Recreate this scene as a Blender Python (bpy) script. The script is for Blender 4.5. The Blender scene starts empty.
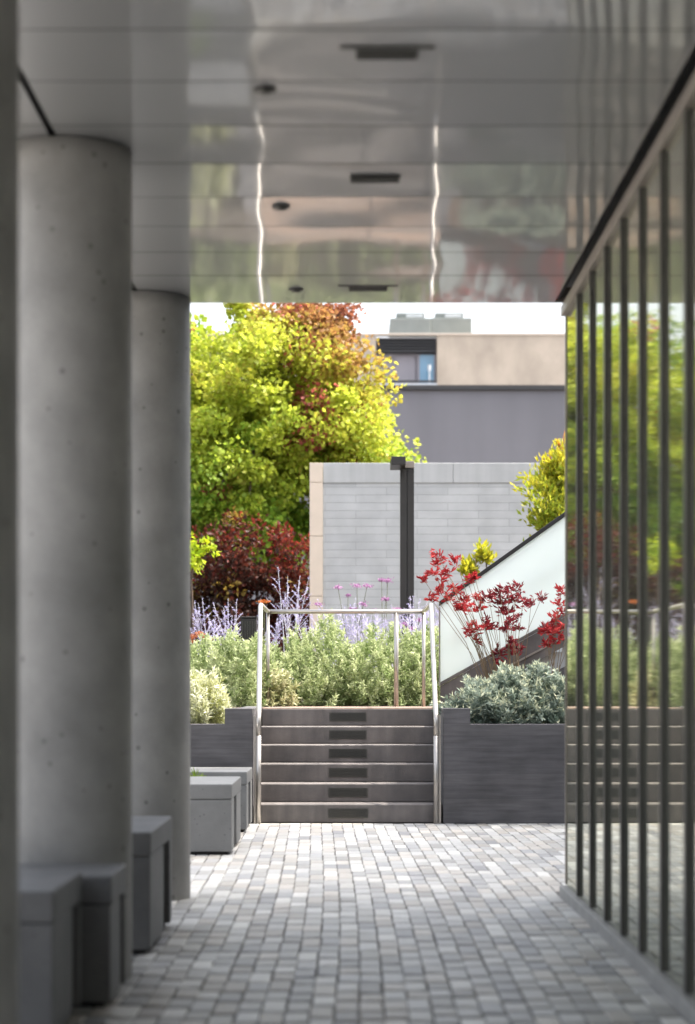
import bpy, math, random
import numpy as np
from mathutils import Vector

random.seed(7)
rng = np.random.default_rng(11)
scene = bpy.context.scene
COL = scene.collection
FPX = 2000.0
VX, VY, EYE = 345.0, 687.0, 1.09


def at(px, py, Y):
    """point of the place seen at a photo pixel, at distance Y (survey helper)"""
    return ((px - VX) * Y / FPX, Y, EYE - (py - VY) * Y / FPX)


# ------------------------------------------------------------------ materials
def new_mat(name):
    m = bpy.data.materials.new(name)
    m.use_nodes = True
    nt = m.node_tree
    for n in list(nt.nodes):
        nt.nodes.remove(n)
    out = nt.nodes.new('ShaderNodeOutputMaterial')
    return m, nt, out


def rgba(c):
    return (c[0], c[1], c[2], 1.0)


def surf(name, col, col2=None, rough=0.7, scale=4.0, stretch=(1, 1, 1), bump=0.0, bscale=60.0,
         metal=0.0, pits=0.0, pit_scale=9.0, coat=0.0, spec=0.5, detail=6.0, contrast=(0.3, 0.7),
         streak=0.0, streak_scale=(8, 8, .4)):
    m, nt, out = new_mat(name)
    L = nt.links.new
    b = nt.nodes.new('ShaderNodeBsdfPrincipled')
    L(b.outputs[0], out.inputs[0])
    b.inputs['Roughness'].default_value = rough
    b.inputs['Metallic'].default_value = metal
    b.inputs['Specular IOR Level'].default_value = spec
    b.inputs['Coat Weight'].default_value = coat
    tc = nt.nodes.new('ShaderNodeTexCoord')
    mp = nt.nodes.new('ShaderNodeMapping')
    mp.inputs['Scale'].default_value = stretch
    L(tc.outputs['Object'], mp.inputs[0])
    nz = nt.nodes.new('ShaderNodeTexNoise')
    nz.inputs['Scale'].default_value = scale
    nz.inputs['Detail'].default_value = detail
    nz.inputs['Roughness'].default_value = 0.6
    L(mp.outputs[0], nz.inputs['Vector'])
    cr = nt.nodes.new('ShaderNodeValToRGB')
    cr.color_ramp.elements[0].position = contrast[0]
    cr.color_ramp.elements[1].position = contrast[1]
    cr.color_ramp.elements[0].color = rgba(col2 or [c * .82 for c in col])
    cr.color_ramp.elements[1].color = rgba(col)
    L(nz.outputs[0], cr.inputs[0])
    c = cr.outputs[0]
    if streak:
        mp2 = nt.nodes.new('ShaderNodeMapping')
        mp2.inputs['Scale'].default_value = streak_scale
        L(tc.outputs['Object'], mp2.inputs[0])
        n2 = nt.nodes.new('ShaderNodeTexNoise')
        n2.inputs['Scale'].default_value = 1.0
        n2.inputs['Detail'].default_value = 5
        L(mp2.outputs[0], n2.inputs['Vector'])
        r2 = nt.nodes.new('ShaderNodeValToRGB')
        r2.color_ramp.elements[0].position = .35
        r2.color_ramp.elements[1].position = .68
        r2.color_ramp.elements[0].color = (1 - streak,) * 3 + (1,)
        r2.color_ramp.elements[1].color = (1, 1, 1, 1)
        L(n2.outputs[0], r2.inputs[0])
        mx = nt.nodes.new('ShaderNodeMix')
        mx.data_type = 'RGBA'
        mx.blend_type = 'MULTIPLY'
        mx.inputs['Factor'].default_value = 1
        L(c, mx.inputs['A'])
        L(r2.outputs[0], mx.inputs['B'])
        c = mx.outputs['Result']
    if pits:
        vo = nt.nodes.new('ShaderNodeTexVoronoi')
        vo.inputs['Scale'].default_value = pit_scale
        L(tc.outputs['Object'], vo.inputs['Vector'])
        n3 = nt.nodes.new('ShaderNodeTexNoise')
        n3.inputs['Scale'].default_value = pit_scale * .35
        L(tc.outputs['Object'], n3.inputs['Vector'])
        ad = nt.nodes.new('ShaderNodeMath')
        ad.operation = 'MULTIPLY_ADD'
        ad.inputs[1].default_value = -0.45
        L(n3.outputs[0], ad.inputs[0])
        L(vo.outputs['Distance'], ad.inputs[2])
        r3 = nt.nodes.new('ShaderNodeValToRGB')
        r3.color_ramp.elements[0].position = 0.0
        r3.color_ramp.elements[1].position = 0.02
        r3.color_ramp.elements[0].color = (1 - pits,) * 3 + (1,)
        r3.color_ramp.elements[1].color = (1, 1, 1, 1)
        ad2 = nt.nodes.new('ShaderNodeMath')
        ad2.operation = 'ADD'
        ad2.inputs[1].default_value = 0.13
        L(ad.outputs[0], ad2.inputs[0])
        L(ad2.outputs[0], r3.inputs[0])
        mx = nt.nodes.new('ShaderNodeMix')
        mx.data_type = 'RGBA'
        mx.blend_type = 'MULTIPLY'
        mx.inputs['Factor'].default_value = 1
        L(c, mx.inputs['A'])
        L(r3.outputs[0], mx.inputs['B'])
        c = mx.outputs['Result']
    L(c, b.inputs['Base Color'])
    if bump:
        n4 = nt.nodes.new('ShaderNodeTexNoise')
        n4.inputs['Scale'].default_value = bscale
        n4.inputs['Detail'].default_value = 4
        L(mp.outputs[0], n4.inputs['Vector'])
        bp = nt.nodes.new('ShaderNodeBump')
        bp.inputs['Strength'].default_value = bump
        bp.inputs['Distance'].default_value = 0.01
        L(n4.outputs[0], bp.inputs['Height'])
        L(bp.outputs[0], b.inputs['Normal'])
    return m


def tint_mat(name, rough=0.75, trans=0.0, spec=0.3, noise=0.0, nscale=40.0):
    """colour from the per-piece 'tint' attribute (pavers, leaves, petals)"""
    m, nt, out = new_mat(name)
    L = nt.links.new
    a = nt.nodes.new('ShaderNodeAttribute')
    a.attribute_name = 'tint'
    c = a.outputs['Color']
    if noise:
        tc = nt.nodes.new('ShaderNodeTexCoord')
        nz = nt.nodes.new('ShaderNodeTexNoise')
        nz.inputs['Scale'].default_value = nscale
        nz.inputs['Detail'].default_value = 6
        L(tc.outputs['Object'], nz.inputs['Vector'])
        mr = nt.nodes.new('ShaderNodeMapRange')
        mr.inputs['To Min'].default_value = 1 - noise
        mr.inputs['To Max'].default_value = 1 + noise
        L(nz.outputs[0], mr.inputs[0])
        mx = nt.nodes.new('ShaderNodeMix')
        mx.data_type = 'RGBA'
        mx.blend_type = 'MULTIPLY'
        mx.inputs['Factor'].default_value = 1
        L(c, mx.inputs['A'])
        L(mr.outputs[0], mx.inputs['B'])
        c = mx.outputs['Result']
    b = nt.nodes.new('ShaderNodeBsdfPrincipled')
    b.inputs['Roughness'].default_value = rough
    b.inputs['Specular IOR Level'].default_value = spec
    L(c, b.inputs['Base Color'])
    if trans:
        t = nt.nodes.new('ShaderNodeBsdfTranslucent')
        L(c, t.inputs[0])
        mx = nt.nodes.new('ShaderNodeMixShader')
        mx.inputs[0].default_value = trans
        L(b.outputs[0], mx.inputs[1])
        L(t.outputs[0], mx.inputs[2])
        L(mx.outputs[0], out.inputs[0])
    else:
        L(b.outputs[0], out.inputs[0])
    return m


def glass_mat(name, tint, refl, f0=0.05, milky=0.0, milk_col=(.8, .9, .86), rough=0.0, dust=0.0):
    """flat glazing: Fresnel mirror over tinted see-through, optionally milky"""
    m, nt, out = new_mat(name)
    L = nt.links.new
    geo = nt.nodes.new('ShaderNodeNewGeometry')
    dot = nt.nodes.new('ShaderNodeVectorMath')
    dot.operation = 'DOT_PRODUCT'
    L(geo.outputs['Incoming'], dot.inputs[0])
    L(geo.outputs['Normal'], dot.inputs[1])
    ab = nt.nodes.new('ShaderNodeMath'); ab.operation = 'ABSOLUTE'
    L(dot.outputs['Value'], ab.inputs[0])
    om = nt.nodes.new('ShaderNodeMath'); om.operation = 'SUBTRACT'
    om.inputs[0].default_value = 1.0
    L(ab.outputs[0], om.inputs[1])
    pw = nt.nodes.new('ShaderNodeMath'); pw.operation = 'POWER'
    pw.inputs[1].default_value = 5.0
    L(om.outputs[0], pw.inputs[0])
    ma = nt.nodes.new('ShaderNodeMath'); ma.operation = 'MULTIPLY_ADD'
    ma.inputs[1].default_value = 1 - f0
    ma.inputs[2].default_value = f0
    L(pw.outputs[0], ma.inputs[0])
    tr = nt.nodes.new('ShaderNodeBsdfTransparent')
    tr.inputs[0].default_value = rgba(tint)
    under = tr.outputs[0]
    if milky:
        d = nt.nodes.new('ShaderNodeBsdfDiffuse'); d.inputs[0].default_value = rgba(milk_col)
        t2 = nt.nodes.new('ShaderNodeBsdfTranslucent'); t2.inputs[0].default_value = rgba(milk_col)
        m1 = nt.nodes.new('ShaderNodeMixShader'); m1.inputs[0].default_value = .5
        L(d.outputs[0], m1.inputs[1]); L(t2.outputs[0], m1.inputs[2])
        m2 = nt.nodes.new('ShaderNodeMixShader'); m2.inputs[0].default_value = milky
        L(tr.outputs[0], m2.inputs[1]); L(m1.outputs[0], m2.inputs[2])
        under = m2.outputs[0]
    if dust:                                   # thin even film of dust on the outside
        dd = nt.nodes.new('ShaderNodeBsdfDiffuse'); dd.inputs[0].default_value = (.42, .43, .38, 1)
        m3 = nt.nodes.new('ShaderNodeMixShader'); m3.inputs[0].default_value = dust
        L(under, m3.inputs[1]); L(dd.outputs[0], m3.inputs[2])
        under = m3.outputs[0]
    gl = nt.nodes.new('ShaderNodeBsdfGlossy')
    gl.inputs['Color'].default_value = rgba(refl)
    gl.inputs['Roughness'].default_value = rough
    mx = nt.nodes.new('ShaderNodeMixShader')
    L(ma.outputs[0], mx.inputs[0])
    L(under, mx.inputs[1])
    L(gl.outputs[0], mx.inputs[2])
    L(mx.outputs[0], out.inputs[0])
    return m


def board_concrete(name, c1, c2):
    """board-formed concrete: horizontal board bands of slightly different tone"""
    m, nt, out = new_mat(name)
    L = nt.links.new
    b = nt.nodes.new('ShaderNodeBsdfPrincipled')
    b.inputs['Roughness'].default_value = .7
    L(b.outputs[0], out.inputs[0])
    tc = nt.nodes.new('ShaderNodeTexCoord')
    br = nt.nodes.new('ShaderNodeTexBrick')
    mp = nt.nodes.new('ShaderNodeMapping')
    mp.inputs['Rotation'].default_value = (math.radians(90), 0, 0)
    L(tc.outputs['Object'], mp.inputs[0])
    sx = nt.nodes.new('ShaderNodeSeparateXYZ')
    L(tc.outputs['Object'], sx.inputs[0])
    cx = nt.nodes.new('ShaderNodeCombineXYZ')
    ad = nt.nodes.new('ShaderNodeMath'); ad.operation = 'ADD'
    L(sx.outputs[0], ad.inputs[0]); L(sx.outputs[1], ad.inputs[1])
    L(ad.outputs[0], cx.inputs[0]); L(sx.outputs[2], cx.inputs[1])
    L(cx.outputs[0], br.inputs['Vector'])
    br.inputs['Scale'].default_value = 1
    br.inputs['Brick Width'].default_value = 9.0
    br.inputs['Row Height'].default_value = .1
    br.inputs['Mortar Size'].default_value = .003
    br.inputs['Mortar Smooth'].default_value = .8
    br.inputs['Color1'].default_value = rgba(c1)
    br.inputs['Color2'].default_value = rgba(c2)
    br.inputs['Mortar'].default_value = rgba([v * .85 for v in c2])
    mp2 = nt.nodes.new('ShaderNodeMapping')
    mp2.inputs['Scale'].default_value = (1.6, 1.6, 16)
    L(tc.outputs['Object'], mp2.inputs[0])
    nz = nt.nodes.new('ShaderNodeTexNoise'); nz.inputs['Scale'].default_value = 2
    nz.inputs['Detail'].default_value = 8
    L(mp2.outputs[0], nz.inputs['Vector'])
    n2 = nt.nodes.new('ShaderNodeTexNoise'); n2.inputs['Scale'].default_value = 3
    n2.inputs['Detail'].default_value = 8
    L(tc.outputs['Object'], n2.inputs['Vector'])
    av = nt.nodes.new('ShaderNodeMath'); av.operation = 'ADD'
    L(nz.outputs[0], av.inputs[0]); L(n2.outputs[0], av.inputs[1])
    mr = nt.nodes.new('ShaderNodeMapRange')
    mr.inputs['From Min'].default_value = .6; mr.inputs['From Max'].default_value = 1.4
    mr.inputs['To Min'].default_value = .55; mr.inputs['To Max'].default_value = 1.5
    L(av.outputs[0], mr.inputs[0])
    mx = nt.nodes.new('ShaderNodeMix'); mx.data_type = 'RGBA'; mx.blend_type = 'MULTIPLY'
    mx.inputs['Factor'].default_value = 1
    L(br.outputs[0], mx.inputs['A']); L(mr.outputs[0], mx.inputs['B'])
    L(mx.outputs['Result'], b.inputs['Base Color'])
    bp = nt.nodes.new('ShaderNodeBump'); bp.inputs['Strength'].default_value = .4
    bp.inputs['Distance'].default_value = .008
    L(av.outputs[0], bp.inputs['Height']); L(bp.outputs[0], b.inputs['Normal'])
    return m


def brick_mat(name, c1, c2, mortar, bw, rh, ms):
    m, nt, out = new_mat(name)
    L = nt.links.new
    b = nt.nodes.new('ShaderNodeBsdfPrincipled'); b.inputs['Roughness'].default_value = .8
    L(b.outputs[0], out.inputs[0])
    tc = nt.nodes.new('ShaderNodeTexCoord')
    sx = nt.nodes.new('ShaderNodeSeparateXYZ'); L(tc.outputs['Object'], sx.inputs[0])
    ad = nt.nodes.new('ShaderNodeMath'); ad.operation = 'ADD'
    L(sx.outputs[0], ad.inputs[0]); L(sx.outputs[1], ad.inputs[1])
    cx = nt.nodes.new('ShaderNodeCombineXYZ')
    L(ad.outputs[0], cx.inputs[0]); L(sx.outputs[2], cx.inputs[1])
    br = nt.nodes.new('ShaderNodeTexBrick'); L(cx.outputs[0], br.inputs['Vector'])
    br.inputs['Scale'].default_value = 1
    br.inputs['Brick Width'].default_value = bw
    br.inputs['Row Height'].default_value = rh
    br.inputs['Mortar Size'].default_value = ms
    br.inputs['Mortar Smooth'].default_value = .5
    br.inputs['Color1'].default_value = rgba(c1)
    br.inputs['Color2'].default_value = rgba(c2)
    br.inputs['Mortar'].default_value = rgba(mortar)
    nz = nt.nodes.new('ShaderNodeTexNoise'); nz.inputs['Scale'].default_value = 2.5
    nz.inputs['Detail'].default_value = 7
    L(tc.outputs['Object'], nz.inputs['Vector'])
    mr = nt.nodes.new('ShaderNodeMapRange')
    mr.inputs['From Min'].default_value = .3; mr.inputs['From Max'].default_value = .7
    mr.inputs['To Min'].default_value = .86; mr.inputs['To Max'].default_value = 1.1
    L(nz.outputs[0], mr.inputs[0])
    mx = nt.nodes.new('ShaderNodeMix'); mx.data_type = 'RGBA'; mx.blend_type = 'MULTIPLY'
    mx.inputs['Factor'].default_value = 1
    L(br.outputs[0], mx.inputs['A']); L(mr.outputs[0], mx.inputs['B'])
    L(mx.outputs['Result'], b.inputs['Base Color'])
    bp = nt.nodes.new('ShaderNodeBump'); bp.inputs['Strength'].default_value = .5
    bp.inputs['Distance'].default_value = .006; bp.invert = True
    L(br.outputs['Fac'], bp.inputs['Height']); L(bp.outputs[0], b.inputs['Normal'])
    return m


M = {}
M['column'] = surf('column concrete', (.385, .373, .352), (.25, .243, .23), rough=.6, scale=2.9, bump=.14, bscale=45,
                   pits=.4, pit_scale=13.0, streak=.18, streak_scale=(2.5, 2.5, .9), contrast=(.32, .66))
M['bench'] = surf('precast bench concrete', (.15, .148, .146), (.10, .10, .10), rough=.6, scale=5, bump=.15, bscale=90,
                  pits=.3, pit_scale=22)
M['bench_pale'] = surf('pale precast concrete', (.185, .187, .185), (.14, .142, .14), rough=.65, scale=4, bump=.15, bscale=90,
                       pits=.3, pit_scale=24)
M['recess'] = surf('dark recess', (.025, .023, .022), rough=.8)  # near-black, also paints the shade inside the bench openings
M['timber'] = surf('dark stained timber', (.085, .068, .052), (.045, .036, .03), rough=.6, scale=6, stretch=(1, 1, 9), bump=.2, bscale=30)
M['step'] = surf('step concrete', (.198, .174, .160), (.108, .099, .095), rough=.65, scale=3.5, bump=.12, bscale=70,
                 streak=.3, streak_scale=(9, 1, .8))
M['board'] = board_concrete('board formed concrete', (.088, .083, .085), (.074, .070, .073))
M['steel'] = surf('brushed stainless', (.50, .465, .42), (.42, .39, .36), rough=.33, metal=.85, scale=10)
M['lamp_dark'] = surf('dark bronze louvre', (.05, .048, .04), (.035, .034, .03), rough=.5)
M['dark_metal'] = surf('dark bronze metal', (.035, .032, .030), (.028, .026, .024), rough=.4, metal=.3)
M['fin'] = surf('mullion metal', (.085, .082, .072), (.065, .063, .056), rough=.38, metal=.4)
M['frame'] = surf('head frame metal', (.30, .265, .225), (.25, .22, .19), rough=.4, metal=.3)
M['sill'] = surf('sill concrete', (.36, .35, .33), (.27, .265, .25), rough=.7, scale=5)
M['soil'] = surf('planting soil', (.07, .05, .035), (.03, .022, .016), rough=.95, scale=14, bump=.6, bscale=40)
M['ground'] = surf('ground asphalt', (.16, .158, .15), (.10, .10, .098), rough=.9, scale=8, bump=.2)
M['bounce_slab'] = surf('pale forecourt concrete', (.52, .51, .49), (.42, .41, .40), rough=.9, scale=.6)  # pale tone serves to throw light up under the soffit
M['joint'] = surf('joint sand', (.17, .16, .148), (.11, .105, .098), rough=.95, scale=30)
M['landing'] = surf('landing streaks for soffit', (.30, .185, .12), (.075, .068, .064), rough=.75, scale=2.2, stretch=(.35, 3.4, 1), contrast=(.42, .62))  # orange and dark streaks painted so the soffit mirrors sunlit stripes
M['paver'] = tint_mat('concrete paver', rough=.5, spec=.5, noise=.16, nscale=30)
M['leaf'] = tint_mat('leaf', rough=.5, trans=.5, spec=.3)
M['felt'] = tint_mat('felted leaf', rough=.85, trans=.25, spec=.1)
M['petal'] = tint_mat('petal', rough=.7, trans=.35, spec=.15)
M['bark'] = surf('bark', (.14, .10, .075), (.06, .045, .035), rough=.9, scale=9, stretch=(3, 3, .6), bump=.6, bscale=20)
M['stem'] = surf('plant stem', (.12, .14, .06), (.09, .10, .05), rough=.8)
M['redstem'] = surf('reddish stem', (.20, .13, .075), (.15, .115, .06), rough=.8)
M['coping'] = surf('coping concrete', (.46, .475, .48), (.39, .405, .41), rough=.8, scale=1.4, streak=.12)
M['whitebrick'] = brick_mat('pale long brick', (.455, .47, .475), (.405, .42, .428), (.345, .357, .365), .92, .118, .007)
M['stone'] = surf('warm stone', (.68, .58, .48), (.60, .52, .43), rough=.8, scale=2.4)
M['beige'] = surf('beige render', (.53, .45, .36), (.45, .38, .30), rough=.9, scale=.6, detail=9, streak=.25, streak_scale=(1.0, 1.0, .6))
M['greywall'] = surf('grey cladding', (.225, .222, .242), (.20, .197, .216), rough=.8, scale=.25, streak=.10, streak_scale=(.9, .9, .12))
M['louvre'] = surf('louvre grille', (.05, .05, .052), rough=.6)
M['panel'] = surf('facade panel', (.30, .28, .30), (.26, .245, .265), rough=.6, scale=1)
M['ledge'] = surf('pale ledge', (.55, .58, .60), rough=.7)
M['plant'] = surf('grey green plant housing', (.20, .225, .215), (.16, .18, .172), rough=.6, scale=1)
M['skyglass'] = surf('blue window glass', (.20, .36, .50), (.16, .31, .44), rough=.08, spec=.8, scale=.4)
M['tower'] = surf('upper storey cladding', (.34, .33, .32), rough=.7)
M['wing'] = surf('pale shade wing', (.62, .60, .57), rough=.7)  # pale so the added wing bounces light into the court
M['indoor'] = surf('dim interior', (.10, .095, .085), (.07, .066, .06), rough=.8, scale=1)
M['glass'] = glass_mat('tinted facade glass', (.28, .31, .26), (.93, .94, .84), f0=.36, rough=.03, dust=.30)
M['baluster'] = glass_mat('milky balustrade glass', (.88, .96, .93), (.95, 1, .98), f0=.08, milky=.74, milk_col=(.93, .96, .945), rough=.03)


def soffit_material():
    m, nt, out = new_mat('satin soffit panel')
    L = nt.links.new
    b = nt.nodes.new('ShaderNodeBsdfPrincipled')
    b.inputs['Roughness'].default_value = .38
    b.inputs['Metallic'].default_value = .25
    b.inputs['Coat Weight'].default_value = 1.0
    b.inputs['Coat Roughness'].default_value = .055
    b.inputs['Coat IOR'].default_value = 1.5
    tc = nt.nodes.new('ShaderNodeTexCoord')
    nz = nt.nodes.new('ShaderNodeTexNoise'); nz.inputs['Scale'].default_value = .8
    nz.inputs['Detail'].default_value = 4
    L(tc.outputs['Object'], nz.inputs['Vector'])
    cr = nt.nodes.new('ShaderNodeValToRGB')
    cr.color_ramp.elements[0].color = (.24, .242, .245, 1)
    cr.color_ramp.elements[1].color = (.29, .29, .29, 1)
    L(nz.outputs[0], cr.inputs[0]); L(cr.outputs[0], b.inputs['Base Color'])
    L(b.outputs[0], out.inputs[0])
    return m


M['soffit'] = soffit_material()


# ------------------------------------------------------------------ mesh helpers
class MB:
    def __init__(self):
        self.v = []; self.f = []

    def box(self, x0, x1, y0, y1, z0, z1):
        i = len(self.v)
        self.v += [(x0, y0, z0), (x1, y0, z0), (x1, y1, z0), (x0, y1, z0), (x0, y0, z1), (x1, y0, z1), (x1, y1, z1), (x0, y1, z1)]
        self.f += [(i, i + 3, i + 2, i + 1), (i + 4, i + 5, i + 6, i + 7), (i, i + 1, i + 5, i + 4), (i + 1, i + 2, i + 6, i + 5), (i + 2, i + 3, i + 7, i + 6), (i + 3, i, i + 4, i + 7)]
        return self

    def prism(self, pts, y0, y1):
        """outline in x,z extruded along y"""
        i = len(self.v); n = len(pts)
        self.v += [(p[0], y0, p[1]) for p in pts] + [(p[0], y1, p[1]) for p in pts]
        self.f.append(tuple(range(i, i + n)))
        self.f.append(tuple(range(i + 2 * n - 1, i + n - 1, -1)))
        for k in range(n):
            j = (k + 1) % n
            self.f.append((i + k, i + n + k, i + n + j, i + j))
        return self

    def tube(self, pts, radii, n=8, cap=True):
        pts = [Vector(p) for p in pts]
        if not isinstance(radii, (list, tuple)):
            radii = [radii] * len(pts)
        i0 = len(self.v)
        ref = None
        for k, p in enumerate(pts):
            a = pts[max(k - 1, 0)]; b = pts[min(k + 1, len(pts) - 1)]
            d = (b - a).normalized()
            if ref is None:
                ref = Vector((1, 0, 0)) if abs(d.x) < .8 else Vector((0, 1, 0))
            u = (ref - d * ref.dot(d)).normalized()
            ref = u
            w = d.cross(u)
            for j in range(n):
                t = 2 * math.pi * j / n
                q = p + (u * math.cos(t) + w * math.sin(t)) * radii[k]
                self.v.append(tuple(q))
        for k in range(len(pts) - 1):
            for j in range(n):
                a = i0 + k * n + j; b = i0 + k * n + (j + 1) % n
                self.f.append((a, b, b + n, a + n))
        if cap:
            self.f.append(tuple(i0 + j for j in range(n - 1, -1, -1)))
            e = i0 + (len(pts) - 1) * n
            self.f.append(tuple(e + j for j in range(n)))
        return self


def origin_of(parent):
    o = Vector((0, 0, 0))
    while parent is not None:
        o += parent.location
        parent = parent.parent
    return o


def obj(name, mb, mat, parent=None, bevel=0.0, smooth=False, base=None):
    me = bpy.data.meshes.new(name)
    off = origin_of(parent) if parent else Vector(base or (0, 0, 0))
    me.from_pydata([(x - off.x, y - off.y, z - off.z) for x, y, z in mb.v], [], mb.f)
    me.materials.append(M[mat] if isinstance(mat, str) else mat)
    me.validate(); me.update()
    if smooth:
        me.polygons.foreach_set('use_smooth', [True] * len(me.polygons))
    o = bpy.data.objects.new(name, me)
    COL.objects.link(o)
    if parent:
        o.parent = parent
    elif base:
        o.location = base
    if bevel:
        b = o.modifiers.new('Bevel', 'BEVEL'); b.width = bevel; b.segments = 2; b.limit_method = 'ANGLE'
    return o


def tag(o, label, cat, group=None):
    o['label'] = label; o['category'] = cat
    if group:
        o['group'] = group
    return o


def thing(name, label, cat, loc, group=None):
    o = bpy.data.objects.new(name, None)
    o.empty_display_size = .2
    COL.objects.link(o)
    o.location = loc
    return tag(o, label, cat, group)


def struct(name, mb, mat, kind='structure'):
    o = obj(name, mb, mat)
    o['kind'] = kind
    return o


def dup(root, loc, label, group=None):
    r = root.copy(); COL.objects.link(r); r.location = loc
    r['label'] = label
    if group:
        r['group'] = group
    for ch in list(root.children):
        c = ch.copy(); COL.objects.link(c); c.parent = r
        for g in list(ch.children):
            d = g.copy(); COL.objects.link(d); d.parent = c
    return r


def unit(a):
    return a / np.maximum(np.linalg.norm(a, axis=1, keepdims=True), 1e-9)


def leaves(name, P, D, L, W, C, mat, parent, curl=.25, wide=.45):
    """many small folded leaves as one mesh: base, two sides and tip each"""
    n = len(P)
    off = np.array(origin_of(parent))
    P = P - off
    D = unit(D)
    R = rng.normal(size=(n, 3))
    S = unit(np.cross(D, R))
    N = np.cross(S, D)
    L = np.asarray(L).reshape(-1, 1) * np.ones((n, 1)); W = np.asarray(W).reshape(-1, 1) * np.ones((n, 1))
    mid = P + D * L * wide
    v = np.empty((n, 4, 3))
    v[:, 0] = P
    v[:, 1] = mid + S * W * .5 + N * W * curl
    v[:, 2] = P + D * L - N * L * curl * .5
    v[:, 3] = mid - S * W * .5 + N * W * curl
    base = np.arange(n)[:, None] * 4
    tri = np.concatenate([base + np.array([[0, 1, 2]]), base + np.array([[0, 2, 3]])], axis=1).reshape(-1)
    me = bpy.data.meshes.new(name)
    me.vertices.add(n * 4)
    me.vertices.foreach_set('co', v.reshape(-1))
    nt = n * 2
    me.loops.add(nt * 3)
    me.loops.foreach_set('vertex_index', tri.astype(np.int32))
    me.polygons.add(nt)
    me.polygons.foreach_set('loop_start', (np.arange(nt) * 3).astype(np.int32))
    me.polygons.foreach_set('loop_total', np.full(nt, 3, np.int32))
    me.update()
    at_ = me.attributes.new('tint', 'FLOAT_COLOR', 'POINT')
    c4 = np.ones((n, 4, 4)); c4[:, :, :3] = np.clip(C, 0, 1)[:, None, :]
    at_.data.foreach_set('color', c4.reshape(-1).astype(np.float32))
    me.materials.append(M[mat])
    me.validate()
    o = bpy.data.objects.new(name, me)
    COL.objects.link(o)
    o.parent = parent
    return o


# ------------------------------------------------------------------ the setting
struct('ground', MB().box(-300, 300, -60, 400, -.6, -.016), 'ground')

Y_ST, RISE, TREAD = 16.04, .15, .30
Y_TOP = Y_ST + 5 * TREAD
struct('bounce_slab', MB().box(-40, -3.35, -30, 15.9, -.5, -.004), 'bounce_slab')  # unseen pale slab added to bounce sunlight onto columns and soffit
struct('terrace', MB().box(-45, 45, Y_TOP + .3, 300, -.5, .9), 'soil')
struct('landing', MB().box(-.73, 4.2, Y_TOP + .004, 19.30, .5, .903), 'landing')


def build_pavement():
    x0, x1, y0, y1 = -3.2, 3.6, 2.2, Y_ST - .02
    pitch = .0823
    V = []; F = []; T = []
    pal = np.array([(.40, .40, .395), (.34, .34, .34), (.45, .445, .43), (.37, .35, .325), (.30, .295, .285), (.26, .262, .27), (.48, .475, .46), (.36, .34, .315)])
    wts = np.array([.2, .18, .13, .14, .1, .08, .07, .10])
    x = x0
    r = random.Random(3)
    ci = 0
    while x < x1:
        w = pitch
        y = y0 - r.random() * .3
        while y < y1:
            g = 1.0 + max(0, (y - 6)) * .045
            ln = r.choice([.17, .21, .21, .25]) * g
            ye = min(y + ln, y1)
            if ye - y > .05:
                bow = .05 * math.sin((y - 4) * .33)           # courses wander slightly
                gx, gy, ch = .0019, .017, .0038
                bow += r.uniform(-.0035, .0035)
                zt = r.uniform(-.0012, .0012)
                tl = r.uniform(-.0012, .0012)
                xa, xb = x + gx + bow, x + w - gx + bow
                if y >= 10.4 or xb < 1.135:
                    ya, yb = y + gy, ye - gy
                    i = len(V)
                    V += [(xa, ya, -.014), (xb, ya, -.014), (xb, yb, -.014), (xa, yb, -.014)]
                    V += [(xa, ya, -.005 + zt), (xb, ya, -.005 + zt), (xb, yb, -.005 + zt), (xa, yb, -.005 + zt)]
                    V += [(xa + ch, ya + ch * 4, zt + tl), (xb - ch, ya + ch * 4, zt - tl), (xb - ch, yb - ch * 4, zt + tl), (xa + ch, yb - ch * 4, zt + tl)]
                    for a in (0, 4):
                        for k in range(4):
                            j = (k + 1) % 4
                            F.append((i + a + k, i + a + j, i + a + 4 + j, i + a + 4 + k))
                    F.append((i + 8, i + 9, i + 10, i + 11))
                    c = pal[r.choices(range(len(pal)), wts)[0]] * r.uniform(.74, 1.18)
                    T += [tuple(c * np.array((1.12, 1.11, 1.075)))] * 12
            y = ye
        x += w
        ci += 1
    me = bpy.data.meshes.new('pavement')
    me.from_pydata(V, [], F)
    a = me.attributes.new('tint', 'FLOAT_COLOR', 'POINT')
    a.data.foreach_set('color', np.array([(t[0], t[1], t[2], 1) for t in T], np.float32).reshape(-1))
    me.materials.append(M['paver'])
    o = bpy.data.objects.new('pavement', me)
    COL.objects.link(o); o['kind'] = 'structure'


build_pavement()
struct('paving_bed', MB().box(-3.3, 3.7, 2.0, Y_ST - .01, -.3, -.0055), 'joint')

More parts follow.
